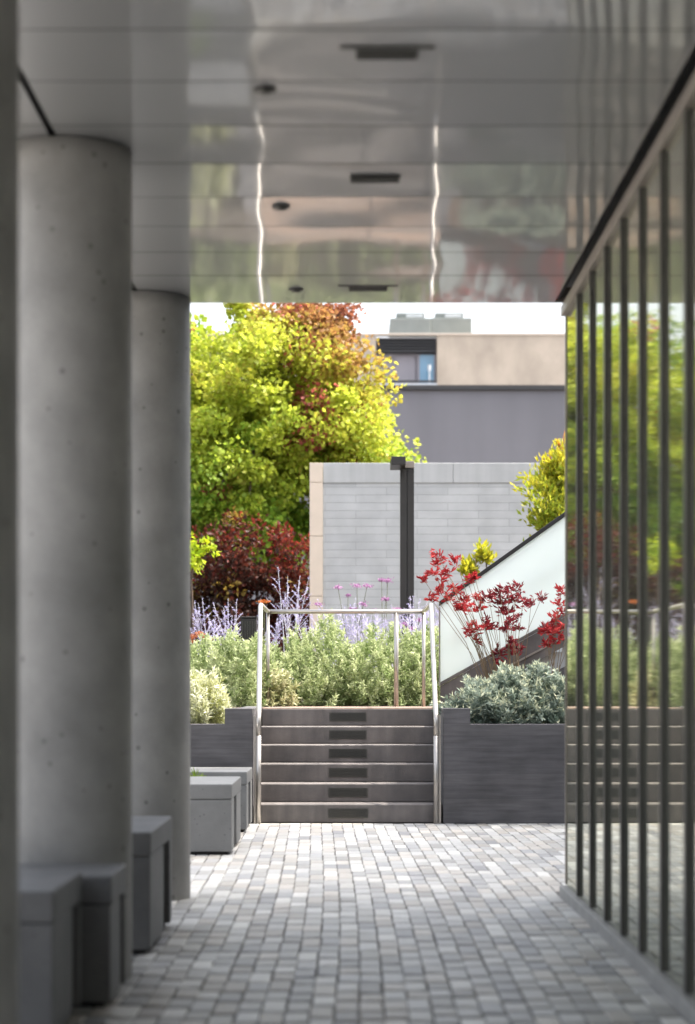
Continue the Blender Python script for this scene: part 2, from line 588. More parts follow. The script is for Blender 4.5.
# ------------------------------------------------------------------ steps with louvred lights
st = thing('concrete_steps', 'six dark concrete steps climbing to the planted landing, a louvred light in every riser', 'steps', (0, Y_ST, 0))
for k in range(6):
    y0 = Y_ST + TREAD * k
    z0 = RISE * k
    s = obj('step', MB().box(-.73, .778, y0, Y_TOP + .3 if k == 5 else Y_TOP + .28, z0 + (.0005 if k else 0), z0 + RISE), 'step', st, bevel=.009)
    zc = z0 + .078
    lm = MB()
    lm.box(-.128, .177, y0 - .004, y0 - .0005, zc - .032, zc + .032)
    for q in range(5):
        zz = zc - .025 + q * .0118
        lm.box(-.118, .167, y0 - .0085, y0 - .0042, zz, zz + .0055)
    obj('step_light', lm, 'lamp_dark', s)
    fm = MB()
    fm.box(-.136, .185, y0 - .006, y0 - .0006, zc + .0325, zc + .038).box(-.136, .185, y0 - .006, y0 - .0006, zc - .038, zc - .0325)
    fm.box(-.136, -.1285, y0 - .006, y0 - .0006, zc - .0322, zc + .0322).box(.1775, .185, y0 - .006, y0 - .0006, zc - .0322, zc + .0322)
    obj('light_frame', fm, 'fin', s)

# ------------------------------------------------------------------ handrail
hr = thing('handrail', 'stainless handrails up both sides of the steps, joined by a guard rail across the landing', 'handrail', (0, Y_ST, 0))
YB = 19.13
for X, X2, sg in ((-.69, -.738, -1), (.728, .752, 1)):
    pts = [(X, 15.965, .70), (X, 15.965, .83), (X, 15.99, .868), (X, 16.03, .895)]
    n = 6
    for q in range(1, n + 1):
        t = q / n
        pts.append((X + (X2 - X) * t, 16.03 + t * 1.44, .895 + t * .895))
    pts += [(X2, 17.53, 1.808), (X2, 17.62, 1.812), (X2, 18.3, 1.812), (X2, YB, 1.812)]
    obj('side_rail', MB().tube(pts, .021, 10), 'steel', hr, smooth=True)
    obj('post', MB().tube([(X, 15.965, .001), (X, 15.965, .70)], .021, 10), 'steel', hr, smooth=True)
    obj('post', MB().tube([(X2, YB, .9), (X2, YB, 1.80)], .017, 8), 'steel', hr, smooth=True)
    xf = X + sg * .031
    obj('flat_bar', MB().box(xf - .008, xf + .008, 15.975, 16.025, .001, .86), 'steel', hr)
obj('guard_bar', MB().tube([(-.738, YB, 1.812), (.752, YB, 1.812)], .021, 10), 'steel', hr, smooth=True)
obj('post', MB().tube([(.49, YB, .9), (.49, YB, 1.80)], .022, 8), 'steel', hr, smooth=True)


# ------------------------------------------------------------------ planters
def planter(name, label, x0, x1, step_x, stair_side):
    t = thing(name, label, 'planter', ((x0 + x1) / 2, 15.97, 0))
    lo, hi = .794, .92
    th = .14
    if stair_side > 0:   # stair to the right of this planter
        out = [(x0, 0), (x1, 0), (x1, hi), (step_x, hi), (step_x, lo), (x0, lo)]
        ck = (x1 - th, x1); en = (x0, x0 + th)
    else:
        out = [(x0, 0), (x1, 0), (x1, lo), (step_x, lo), (step_x, hi), (x0, hi)]
        ck = (x0, x0 + th); en = (x1 - th, x1)
    obj('front_wall', MB().prism(out, 15.97, 15.97 + th), 'board', t, bevel=.006)
    obj('stair_cheek', MB().box(ck[0] + .001, ck[1] - .001, 15.97 + th + .002, Y_TOP + .29, 0, hi - .001), 'board', t, bevel=.006)
    obj('end_wall', MB().box(en[0] + .001, en[1] - .001, 15.97 + th + .002, Y_TOP + .29, 0, lo - .001), 'board', t, bevel=.006)
    obj('soil', MB().box(min(ck[1], en[1]) + .002, max(ck[0], en[0]) - .002, 15.97 + th + .002, Y_TOP + .28, .2, lo - .05), 'soil', t)
    return t


planter('concrete_planter', 'dark board-marked planter wall left of the steps, behind the pale benches', -5.2, -.736, -.96, 1)
planter('concrete_planter', 'dark board-marked planter wall right of the steps, holding silver shrub and red flowers', .784, 4.6, 1.0, -1)


# ------------------------------------------------------------------ benches
def bench(label, x0, x1, y0, y1, h, near, far, mat, gap=.02):
    t = thing('bench', label, 'bench', ((x0 + x1) / 2, (y0 + y1) / 2, 0), 'concrete block benches along the colonnade')
    top = .10
    L_ = y1 - y0
    obj('seat', MB().box(x0, x1, y0, y1, h - top, h), mat, t, bevel=.008)
    obj('leg', MB().box(x0 + .002, x1 - .003, y0 + .002, y0 + near, gap, h - top - .002), mat, t, bevel=.006)
    if far:
        obj('leg', MB().box(x0 + .002, x1 - .003, y1 - far, y1 - .002, gap, h - top - .002), mat, t, bevel=.006)
    obj('opening_shade', MB().box(x0 + .06, x1 - .05, y0 + near + .002, y1 - (far or .004) - .002, .03, h - top - .002), 'recess', t)  # near-black block stands in for the shade between the legs
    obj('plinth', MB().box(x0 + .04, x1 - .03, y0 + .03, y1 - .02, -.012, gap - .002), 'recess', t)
    return t


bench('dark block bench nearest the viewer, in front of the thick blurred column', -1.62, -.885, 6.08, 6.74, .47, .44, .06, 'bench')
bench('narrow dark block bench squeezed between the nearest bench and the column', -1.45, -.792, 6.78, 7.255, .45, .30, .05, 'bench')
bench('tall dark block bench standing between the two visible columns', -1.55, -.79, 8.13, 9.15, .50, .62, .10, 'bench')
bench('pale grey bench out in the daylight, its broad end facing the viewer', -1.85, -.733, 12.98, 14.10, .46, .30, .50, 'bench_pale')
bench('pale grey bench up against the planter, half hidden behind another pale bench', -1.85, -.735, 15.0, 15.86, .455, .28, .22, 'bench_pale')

# ------------------------------------------------------------------ columns
H_SOF = 3.10


def column_mesh(cx, cy, r):
    m = MB()
    n = 64
    rows = 40
    for k in range(rows + 1):
        z = -.01 + (H_SOF - .004 + .01) * k / rows
        for j in range(n):
            a = 2 * math.pi * j / n
            m.v.append((cx + r * math.cos(a), cy + r * math.sin(a), z))
    for k in range(rows):
        for j in range(n):
            a = k * n + j; b = k * n + (j + 1) % n
            m.f.append((a, b, b + n, a + n))
    m.f.append(tuple(rows * n + j for j in range(n)))
    return m


CX, CR = -1.045, .243
c0 = obj('column', column_mesh(CX, 7.52, CR), 'column', smooth=True, base=(CX, 7.52, 0))
tag(c0, 'round concrete column behind the two nearest benches', 'column', 'round concrete columns of the colonnade')
for yy, lb in ((10.36, 'round concrete column farthest from the viewer, beside the planted steps'),
               (4.90, 'round column cut off by the left edge of the picture, nearest the viewer')):
    c = c0.copy(); COL.objects.link(c); c.location = (CX, yy, 0); c['label'] = lb
    c.rotation_euler.z = yy * 2.1

# ------------------------------------------------------------------ building overhead, right-hand glass wall
bd = thing('office_building', 'office storey overhead with a shiny panelled soffit spanning the walkway', 'building', (0, 4, 0))
XL, XR, YN, YE = -1.5, 1.095, -7.9, 10.47
seams = [6.114 + .522 * k for k in range(-26, 8)]


def soffit_mesh():
    m = MB()
    ys = [YN] + seams + [YE]
    r = random.Random(5)

    def h(x, y, ph, am):
        yy = y / 3
        return .0011 * math.sin(3.9 * x + .8) * math.sin(4.1 * yy + 1.4 * x) + .0005 * math.sin(8.3 * x + 2) * math.sin(9 * yy + .7) + am * math.sin(6.1 * x + ph) * .6

    for (xa, xb) in ((XL, -1.078), (-1.052, XR)):
        nx = max(6, int((xb - xa) / .06))
        for a, b in zip(ys[:-1], ys[1:]):
            ya, yb = a + .004, b - .004
            ph = r.uniform(0, 6.28)
            am = r.uniform(.00015, .0004)
            bow = r.uniform(-.0014, .0014)
            tilt = r.uniform(-.0012, .0012)
            ny = 12
            i = len(m.v)
            for p in range(ny + 1):
                v = p / ny
                y = ya + (yb - ya) * v
                for q in range(nx + 1):
                    x = xa + (xb - xa) * q / nx
                    z = H_SOF + bow * 4 * v * (1 - v) + tilt * (v - .5) + h(x, y * 3, ph, am) + .00025 * math.sin(2.2 * y + 2.6 * x)
                    m.v.append((x, y, z))
            for p in range(ny):
                for q in range(nx):
                    s = i + p * (nx + 1) + q
                    m.f.append((s, s + nx + 1, s + nx + 2, s + 1))
    return m


obj('soffit', soffit_mesh(), 'soffit', bd, smooth=True)
obj('ceiling_void', MB().box(XL, XR + .03, YN, YE - .012, H_SOF + .02, H_SOF + .08), 'recess', bd)
obj('fascia', MB().box(XL - .02, 12, YE - .008, YE + .02, H_SOF + .004, 3.62), 'frame', bd)
obj('upper_storey', MB().box(XL, 12, YN, YE - .01, H_SOF + .081, 3.60), 'tower', bd)
obj('side_fascia', MB().box(XL - .02, XL - .002, YN, YE - .01, H_SOF - .0, 3.6), 'frame', bd)

wg = thing('shade_wing', 'added unseen wing right of the court, keeping direct sun off the paving', 'building', (9, 13.5, 0))  # unseen block, added to shade the paving from direct sun
obj('wall', MB().box(4.85, 14, 10.6, 16.7, -.01, 13.0), 'wing', wg)
for zf in (1.2, 4.4, 7.6, 10.6):
    fw = obj('window', MB().box(4.80, 4.847, 11.2, 16.1, zf, zf + 1.7), 'fin', wg)
    obj('pane', MB().box(4.785, 4.797, 11.26, 13.6, zf + .06, zf + 1.64).box(4.785, 4.797, 13.66, 16.04, zf + .06, zf + 1.64), 'skyglass', fw)

obj('rear_wall', MB().box(1.16, 12, YN, .42, -.01, 3.09), 'tower', bd)
gw = thing('glass_wall', 'tall tinted glass wall with dark fins along the right of the walkway', 'glass wall', (1.15, 8, 0))
GX = 1.153
mul = [9.82 - .5205 * k for k in range(19)]
edges = [10.41] + mul
for a, b in zip(edges[:-1], edges[1:]):
    d0, d1 = random.uniform(-.0011, .0011), random.uniform(-.0011, .0011)     # panes never sit quite true
    pm_ = MB().box(GX, GX + .012, b + .012, a - .012, .058, 3.019)
    pm_.v = [(x + (d0 if y < (a + b) / 2 else d1) + random.uniform(-.0002, .0002), y, z) for x, y, z in pm_.v]
    obj('pane', pm_, 'glass', gw)
for y in mul:
    obj('mullion', MB().box(GX - .017, GX + .05, y - .022, y + .022, .064, 3.019), 'fin', gw, bevel=.003)
obj('corner_post', MB().box(GX - .006, GX + .05, 10.40, 10.43, .064, 3.019), 'frame', gw)
obj('head_frame', MB().box(GX - .028, GX + .06, edges[-1], 10.435, 3.022, 3.075), 'frame', gw, bevel=.004)
obj('sill', MB().box(GX - .034, GX + .07, edges[-1], 10.44, -.012, .055), 'sill', gw, bevel=.005)
ind = thing('room', 'dim interior seen faintly behind the tinted glass wall', 'room', (3, 5, 0))
obj('floor', MB().box(1.24, 7.9, -.2, 10.38, -.01, .02), 'indoor', ind)
obj('back_wall', MB().box(7.9, 8.1, -.2, 10.38, 0, 3.08), 'indoor', ind)
obj('end_wall', MB().box(1.24, 8.1, 10.385, 10.425, 0, 3.08), 'tower', ind)
obj('ceiling', MB().box(1.24, 8.1, -.2, 10.38, 3.02, 3.08), 'indoor', ind)

# fixtures in the soffit
VG = 'slot grilles in a row along the soffit'
zs = H_SOF - .0015


def slot_vent(x, y, label, flange):
    t = thing('ceiling_vent', label, 'vent', (x, y, zs), VG)
    m = MB().box(x - .099, x + .099, y - .044, y + .044, zs - .006, zs)
    obj('grille', m, 'dark_metal', t)
    s = MB()
    for q in range(4):
        yy = y - .033 + q * .02
        s.box(x - .094, x + .094, yy, yy + .008, zs - .010, zs - .0062)
    obj('slat', s, 'lamp_dark', t)
    if flange:
        obj('flange', MB().box(x - .15, x + .15, y - .068, y - .047, zs - .004, zs), 'fin', t)


slot_vent(.133, 6.34, 'dark slot grille in the soffit nearest the viewer, with a long flange', True)
slot_vent(.1185, 7.90, 'dark slot grille in the middle of the shiny soffit', False)
slot_vent(.116, 10.07, 'dark slot grille close to the far edge of the soffit', True)
DG = 'small round fittings along the soffit'
t = thing('sprinkler_head', 'round fitting in the soffit nearest the viewer, where a bright reflected line ends', 'sprinkler', (-.269, 6.72, zs), DG)
obj('rose', MB().tube([(-.269, 6.72, zs), (-.269, 6.72, zs - .006)], .038, 20), 'dark_metal', t)
obj('cap', MB().tube([(-.269, 6.72, zs - .0062), (-.269, 6.72, zs - .016)], [.026, .018], 16), 'fin', t)
dup(t, (-.2675, 8.36, zs), 'round fitting in the soffit left of the middle slot grille')
dup(t, (-.247, 10.1, zs), 'round fitting in the soffit close to its far edge')

# ------------------------------------------------------------------ glass balustrade and the stair it guards
bl = thing('glass_balustrade', 'milky glass balustrade with dark top rail, climbing to the right behind red flowers', 'balustrade', (.85, 17.86, .9))
YG = 17.86


def zt(x): return 1.816 + (x - .85) * .713
def zb(x): return 1.134 + (x - .85) * .556


XE = 3.9
pan = [.852, 2.25, 3.07, XE]
for a, b in zip(pan[:-1], pan[1:]):
    obj('pane', MB().prism([(a, zb(a)), (b - .012, zb(b - .012)), (b - .012, zt(b - .012)), (a, zt(a))], YG, YG + .018), 'baluster', bl)
obj('top_rail', MB().prism([(.84, zt(.84) + .001), (XE, zt(XE) + .001), (XE, zt(XE) + .045), (.84, zt(.84) + .045)], YG - .02, YG + .038), 'dark_metal', bl, bevel=.004)
obj('bottom_channel', MB().prism([(.852, zb(.852) - .035), (XE, zb(XE) - .035), (XE, zb(XE) - .002), (.852, zb(.852) - .002)], YG - .02, YG + .038), 'step', bl, bevel=.004)
obj('stringer', MB().prism([(.852, .905), (1.0, .905), (XE, zb(XE) - .27), (XE, zb(XE) - .038), (.852, zb(.852) - .038)], YG - .01, YG + .03), 'step', bl)
obj('shoe_strip', MB().prism([(1.0, zb(1.0) - .19), (XE, zb(XE) - .29), (XE, zb(XE) - .272), (1.0, zb(1.0) - .172)], YG - .022, YG - .0105), 'steel', bl)
obj('reflection_band_tube', MB().tube([(.95, YG + .10, zt(.95) - .36), (XE, YG + .10, zt(XE) - .36)], .034, 10), 'steel', bl, smooth=True)  # added tube, imitates sloping reflection bands in the glass
obj('end_trim', MB().box(.838, .850, YG - .004, YG + .022, 1.10, 1.80), 'steel', bl)
sf = thing('side_steps', 'pale concrete steps rising to the right behind the milky glass balustrade', 'steps', (1, 18.5, .9))
for k in range(9):
    x0 = 1.05 + .3 * k
    obj('step', MB().box(x0, 4.1, YG + .04, 19.28, .906 + .166 * k, .906 + .166 * (k + 1) - .001), 'coping', sf)
obj('under_wall', MB().prism([(1.2, .905), (4.1, .905), (4.1, 2.2), (3.9, 2.2)], YG + .031, YG + .039), 'board', sf)

# ------------------------------------------------------------------ lamp post, bollard
lp = thing('lamp_post', 'dark square lamp post with a short arm, in front of the pale brick wall', 'lamp post', (.755, 24, .9))
p = at(407, 470, 24)
X0 = p[0]
zt_ = 3.76
obj('pole', MB().box(X0 - .082, X0 - .006, 23.93, 24.07, .9, zt_ - .06).box(X0 + .006, X0 + .082, 23.93, 24.07, .9, zt_ - .06).box(X0 - .0055, X0 + .0055, 23.95, 24.05, .9, zt_ - .06), 'dark_metal', lp)
obj('arm', MB().box(X0 - .20, X0 - .03, 23.50, 24.10, zt_ - .058, zt_ + .04), 'dark_metal', lp, bevel=.004)
obj('arm_lit_side', MB().box(X0 - .028, X0 + .085, 23.90, 24.10, zt_ - .05, zt_ + .03), 'frame', lp, bevel=.004)  # beige block paints the sunlit right side of the arm

bo = thing('bollard', 'short dark ribbed bollard among the lavender flowers left of the handrail', 'bollard', (at(249, 600, 21.6)[0], 21.6, .9))
bx = bo.location.x
obj('body', MB().box(bx - .085, bx + .085, 21.53, 21.67, .9, 1.83), 'dark_metal', bo, bevel=.006)
m = MB()
for q in range(6):
    xx = bx - .072 + q * .0265
    m.box(xx, xx + .011, 21.519, 21.5295, 1.2, 1.80)
obj('rib', m, 'lamp_dark', bo)
obj('cap', MB().box(bx - .09, bx + .09, 21.52, 21.68, 1.832, 1.85), 'dark_metal', bo, bevel=.004)

# ------------------------------------------------------------------ pale brick garden wall
ww = thing('garden_wall', 'pale long-brick wall with smooth coping behind the lamp post', 'wall', (2, 30, .9))
xw0, xw1 = -.33, 6.5
ztop = 1.09 + 224 * 30 / FPX
obj('brickwork', MB().box(xw0, xw1, 30.0, 30.35, .8, ztop - .30), 'whitebrick', ww)
cm = MB()
xs = [xw0 - .0, 1.62, 3.6, 5.4, xw1]
for a, b in zip(xs[:-1], xs[1:]):
    cm.box(a + .002, b - .002, 29.985, 30.365, ztop - .299, ztop)
obj('coping', cm, 'coping', ww, bevel=.006)
pm = MB()
zz = [.8, 1.55, 2.45, 3.35, ztop - .295, ztop + .002]
for a, b in zip(zz[:-1], zz[1:]):
    pm.box(-.53, xw0 - .004, 29.97, 30.38, a + .003, b - .003)
obj('end_pier', pm, 'stone', ww, bevel=.005)

# ------------------------------------------------------------------ background buildings
gb = thing('grey_building', 'plain mauve-grey building below the beige one, behind the pale brick wall', 'building', (6, 75, .9))
g_top = 1.09 + 297 * 70 / FPX
obj('wall', MB().box(-6, 24, 70, 82, .5, g_top), 'greywall', gb)
obj('parapet', MB().box(-6.1, 24.1, 69.9, 71.0, g_top + .003, g_top + .16), 'louvre', gb)

bb = thing('beige_building', 'beige rendered building on the skyline with a louvred window bay', 'building', (6, 84, .9))
YBB = 82.1
def bz(py): return EYE - (py - VY) * YBB / FPX
def bxx(px): return (px - VX) * YBB / FPX
z0b, z1b = 8.0, bz(335)
obj('wall', MB().box(bxx(437), 26, YBB, YBB + 14, z0b, z1b), 'beige', bb)
obj('wall', MB().box(-7, bxx(376), YBB, YBB + 14, z0b, z1b), 'beige', bb)
obj('wall', MB().box(bxx(376) + .004, bxx(437) - .004, YBB + .55, YBB + 13.9, z0b, z1b - .01), 'panel', bb)
lv = MB()
for q in range(5):
    zq = bz(352) + .05 + q * .118
    lv.box(bxx(378), bxx(435.5), YBB + .10, YBB + .42, zq, zq + .05)
lv.box(bxx(378), bxx(435.5), YBB + .43, YBB + .54, bz(352), bz(336.5))
obj('louvre', lv, 'louvre', bb)
fr = obj('window', MB().box(bxx(418), bxx(420), YBB + .42, YBB + .54, bz(383), bz(353)).box(bxx(434.5), bxx(436.5), YBB + .42, YBB + .54, bz(383), bz(353)), 'panel', bb)
obj('glazing', MB().box(bxx(420) + .004, bxx(434.5) - .004, YBB + .46, YBB + .53, bz(383), bz(353)), 'skyglass', fr)
obj('door', MB().box(bxx(383), bxx(392), YBB + .50, YBB + .545, bz(382), bz(356)), 'panel', bb)
obj('door', MB().box(bxx(396), bxx(415), YBB + .50, YBB + .545, bz(382), bz(354)), 'panel', bb)
obj('balcony_slab', MB().box(bxx(376) + .01, bxx(437) - .01, YBB - .3, YBB + .5, bz(388.5), bz(384.5)), 'ledge', bb)
obj('balcony_rail', MB().box(bxx(376) + .01, bxx(437) - .01, YBB - .28, YBB - .22, bz(383.5), bz(381.3)), 'louvre', bb)
obj('coping', MB().box(-7.05, 26.05, YBB - .06, YBB + .4, z1b + .003, z1b + .07), 'stone', bb)
fl = thing('flood_light', 'small white lamp on a thin stalk in front of the blue window', 'lamp', (bxx(429), YBB - .25, bz(384)))
obj('stalk', MB().tube([(bxx(429), YBB - .25, bz(384.4)), (bxx(429), YBB - .25, bz(372))], .03, 6), 'ledge', fl)
obj('head', MB().tube([(bxx(429), YBB - .25, bz(372)), (bxx(429), YBB - .25, bz(366))], [.06, .075], 8), 'ledge', fl)

hv = thing('rooftop_unit', 'grey-green machine housing with two raised vents on the beige roof', 'rooftop unit', (3.5, 87, z1b))
YH = 86.0
def hx(px): return (px - VX) * YH / FPX
def hz(py): return EYE - (py - VY) * YH / FPX
obj('housing', MB().box(hx(390), hx(431) - .003, YH, YH + 3, z1b - .02, hz(318)).box(hx(431) + .003, hx(472), YH + .1, YH + 3, z1b - .02, hz(317.3)), 'plant', hv, bevel=.03)
for a, b in ((396.5, 425), (435.5, 464)):
    m = MB().box(hx(a), hx(b), YH + .3, YH + 2.6, hz(316.6), hz(311.4))
    v = obj('roof_vent', m, 'plant', hv, bevel=.03)
    obj('vent_opening', MB().box(hx(a + 10), hx(b - 2), YH + .285, YH + .298, hz(316), hz(313)), 'ledge', v)

# ------------------------------------------------------------------ vegetation
def blob_points(n, c, r, bias=.45, lump=.18, seed=0, zmin=None):
    """points through a lumpy ellipsoid, denser towards its skin"""
    g = np.random.default_rng(seed)
    d = unit(g.normal(size=(n, 3)))
    u = g.random((n, 1)) ** bias
    ph = g.uniform(0, 6.28, 6)
    k = 1 + lump * (np.sin(3 * d[:, :1] * 2 + ph[0]) * np.sin(3 * d[:, 1:2] + ph[1]) + .8 * np.sin(5 * d[:, 2:3] + 4 * d[:, :1] + ph[2]) + .5 * np.sin(9 * d[:, :1] - 7 * d[:, 2:3] + ph[3]))
    return np.array(c) + d * u * k * np.array(r), d


def mixc(a, b, t):
    t = np.clip(np.asarray(t), 0, 1).reshape(-1, 1)
    return np.array(a) * (1 - t) + np.array(b) * t


def trunk_part(parent, base, top, r0, limbs, seed=1):
    g = random.Random(seed)
    m = MB()
    b = Vector(base); t = Vector(top)
    pts = [b + (t - b) * (k / 6) + Vector((g.uniform(-.05, .05), g.uniform(-.05, .05), 0)) * (1 if k else 0) for k in range(7)]
    m.tube(pts, [r0 * (1.25 if k == 0 else 1 - .45 * k / 6) for k in range(7)], 10)
    o = obj('trunk', m, 'bark', parent, smooth=True)
    lm = MB()
    for L_ in limbs:
        s = pts[g.randint(3, 6)]
        e = Vector(L_)
        mid = (s + e) / 2 + Vector((g.uniform(-.2, .2), g.uniform(-.2, .2), g.uniform(.05, .3)))
        q = [s, s * .6 + mid * .4, mid, mid * .45 + e * .55, e]
        lm.tube(q, [r0 * .42, r0 * .34, r0 * .25, r0 * .17, r0 * .07], 6)
    obj('limb', lm, 'bark', parent, smooth=True)


def crown(name, parent, cl, cdir, per, crad, Lr, Wr, colf, mat='leaf', seed=0, droop=-.25, curl=.2, wide=.45):
    g = np.random.default_rng(seed)
    n = len(cl) * per
    ci = np.repeat(np.arange(len(cl)), per)
    rad = g.uniform(crad[0], crad[1], len(cl))[ci][:, None]
    off = unit(g.normal(size=(n, 3))) * g.random((n, 1)) ** .5 * rad
    off[:, 2] *= .7
    P = cl[ci] + off
    D = unit(off) * .6 + cdir[ci] * .5 + g.normal(size=(n, 3)) * .6
    D[:, 2] += droop
    C = colf(P, ci, g)
    L_ = g.uniform(Lr[0], Lr[1], n); W_ = L_ * g.uniform(Wr[0], Wr[1], n)
    return leaves(name, P, D, L_, W_, C, mat, parent, curl, wide)


# big turning tree behind the wall
YT = 35.2
tc = np.array([-1.62, YT, 5.55])
tr = thing('maple_tree', 'big tree with lime green leaves turning bronze and red at the top', 'tree', (tc[0] - .3, YT, .9))
cl, cd = blob_points(430, tc, (2.62, 2.5, 2.42), bias=.42, lump=.13, seed=4)
cl2, cd2 = blob_points(60, (-.08, YT - .6, 5.25), (.84, 1.1, .95), bias=.5, lump=.1, seed=9)
cl3, cd3 = blob_points(46, (-.75, YT - .3, 7.35), (.85, .9, .55), bias=.5, lump=.2, seed=12)
cl4, cd4 = blob_points(44, (-2.15, YT - 1.6, 3.75), (1.0, .8, .62), bias=.5, lump=.2, seed=15)
cl = np.concatenate([cl, cl2, cl3, cl4]); cd = np.concatenate([cd, cd2, cd3, cd4])
g0 = np.random.default_rng(21)
warm = np.clip((cl[:, 2] - 6.6) / 1.1, 0, 1) * np.clip((cl[:, 0] + 2.0) / 1.0, 0, 1) * .95 + np.clip((cl[:, 0] + .9) / 1.3, 0, 1) * (.12 + .75 * np.clip((cl[:, 2] - 5.9) / .6, 0, 1)) + g0.normal(0, .13, len(cl)) - .05
redc = (g0.random(len(cl)) < .05) | ((np.abs(cl[:, 0] - .05) < .55) & (np.abs(cl[:, 2] - 5.3) < .4) & (cl[:, 1] < YT - .3) & (g0.random(len(cl)) < .55))
cool = np.clip((5.4 - cl[:, 2]) / 1.5, 0, 1) * .75 + g0.normal(0, .18, len(cl))


def tree_col(P, ci, g):
    c = mixc((.45, .51, .055), (.20, .38, .045), cool[ci] + g.normal(0, .15, len(ci)))
    w = warm[ci] + g.normal(0, .12, len(ci))
    bronze = mixc((.46, .36, .06), (.27, .10, .055), w * 1.0 - .12)
    c = mixc(c, bronze, 0) * (1 - np.clip(w * 1.6, 0, 1))[:, None] + bronze * np.clip(w * 1.6, 0, 1)[:, None]
    rr = redc[ci] & (g.random(len(ci)) < .6)
    c[rr] = np.array((.40, .10, .08))
    return c * g.uniform(.72, 1.25, (len(ci), 1))


trunk_part(tr, (tc[0] - .3, YT + .2, .7), (tc[0] - .1, YT, 5.6), .17, [tuple(p) for p in cl[::24]], 3)
crown('crown', tr, cl, cd, 170, (.22, .54), (.065, .118), (.72, 1.0), tree_col, seed=31, droop=-.35)

ft = thing('leafy_tree', 'lime green tree standing left of the big turning one, mirrored in the glass wall', 'tree', (-5.6, 37.5, .9))
cl, cd = blob_points(330, (-5.6, 37.5, 4.9), (2.9, 2.2, 3.3), bias=.42, lump=.13, seed=44)
trunk_part(ft, (-5.6, 37.5, .7), (-5.5, 37.5, 5.2), .16, [tuple(p) for p in cl[::24]], 13)
crown('crown', ft, cl, cd, 70, (.25, .55), (.10, .17), (.75, 1.0), lambda P, ci, g: mixc((.34, .38, .035), (.13, .26, .03), g.random(len(ci))) * g.uniform(.75, 1.2, (len(ci), 1)), seed=33, droop=-.35)

# dark red shrub below it
rb = thing('smoke_bush', 'dark maroon leafy bush left of the pale wall, below the lime tree', 'bush', (-2.1, 32.0, .9))
cl, cd = blob_points(250, (-1.70, 31.9, 2.2), (1.95, 1.0, 1.42), bias=.42, lump=.12, seed=14)
cl = cl[cl[:, 2] > .95]; cd = cd[:len(cl)]
rr0 = np.random.default_rng(3).random(len(cl))


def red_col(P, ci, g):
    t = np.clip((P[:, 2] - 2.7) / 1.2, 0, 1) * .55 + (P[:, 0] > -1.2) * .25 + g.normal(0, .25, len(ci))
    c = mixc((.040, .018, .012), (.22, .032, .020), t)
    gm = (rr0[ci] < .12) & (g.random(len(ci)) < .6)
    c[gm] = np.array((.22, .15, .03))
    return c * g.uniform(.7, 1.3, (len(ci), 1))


trunk_part(rb, (-2.1, 32.0, .85), (-2.05, 31.9, 2.4), .06, [tuple(p) for p in cl[::18]], 5)
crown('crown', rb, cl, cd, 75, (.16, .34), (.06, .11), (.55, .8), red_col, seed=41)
# lime sprig in front of maroon bush at far left
ls = thing('lime_shrub', 'bright lime leafy sprig against the maroon bush, beside the far column', 'shrub', (at(192, 560, 27)[0], 27, .9))
q = np.array(at(193, 556, 27))
cl, cd = blob_points(14, q, (.24, .3, .22), bias=.6, seed=2)
trunk_part(ls, (q[0], 27, .9), tuple(q), .02, [tuple(p) for p in cl[::4]], 6)
crown('crown', ls, cl, cd, 26, (.08, .16), (.07, .10), (.6, .8), lambda P, ci, g: mixc((.42, .46, .02), (.26, .38, .02), g.random(len(ci))), seed=5)

# upright lime-orange shrub at right
def lime_col(P, ci, g):
    t = np.clip((P[:, 2] - 3.4) / .9, 0, 1) * .5 + g.normal(0, .22, len(ci))
    c = mixc((.24, .32, .03), (.62, .52, .04), t + .25)
    o = g.random(len(ci)) < np.clip((P[:, 2] - 3.7) * .35, 0, .3)
    c[o] = np.array((.50, .20, .04))
    return c * g.uniform(.75, 1.2, (len(ci), 1))


YR = 25.0
ob = thing('orange_tipped_shrub', 'tall lime shrub with orange tips rising behind the glass balustrade', 'shrub', (2.62, YR, .9))
cl, cd = blob_points(130, (2.76, YR, 3.15), (.46, .6, .92), bias=.5, lump=.12, seed=8)
cd = cd * .4 + np.array((0, 0, .9))
trunk_part(ob, (2.62, YR, .85), (2.6, YR, 3.0), .05, [tuple(p) for p in cl[::10]], 8)
crown('crown', ob, cl, cd, 62, (.12, .24), (.065, .11), (.32, .45), lime_col, seed=51, droop=.55)
for (px, py, lb, sd) in ((483, 555, 'low lime shrub just clearing the balustrade rail, larger of two sprigs', 3), (469, 566, 'smallest lime sprig showing above the balustrade rail', 5)):
    q = np.array(at(px, py, 23.5))
    o = thing('lime_shrub', lb, 'shrub', (q[0], 23.5, .9))
    cl, cd = blob_points(10, q - np.array((0, 0, .03)), (.055, .07, .11), bias=.6, seed=sd)
    cd = cd * .4 + np.array((0, 0, .9))
    trunk_part(o, (q[0], 23.5, .88), tuple(q), .015, [tuple(p) for p in cl[::5]], sd)
    crown('crown', o, cl, cd, 22, (.05, .11), (.07, .11), (.35, .5), lambda P, ci, g: mixc((.30, .34, .03), (.50, .45, .03), g.random(len(ci))), seed=sd, droop=.5)


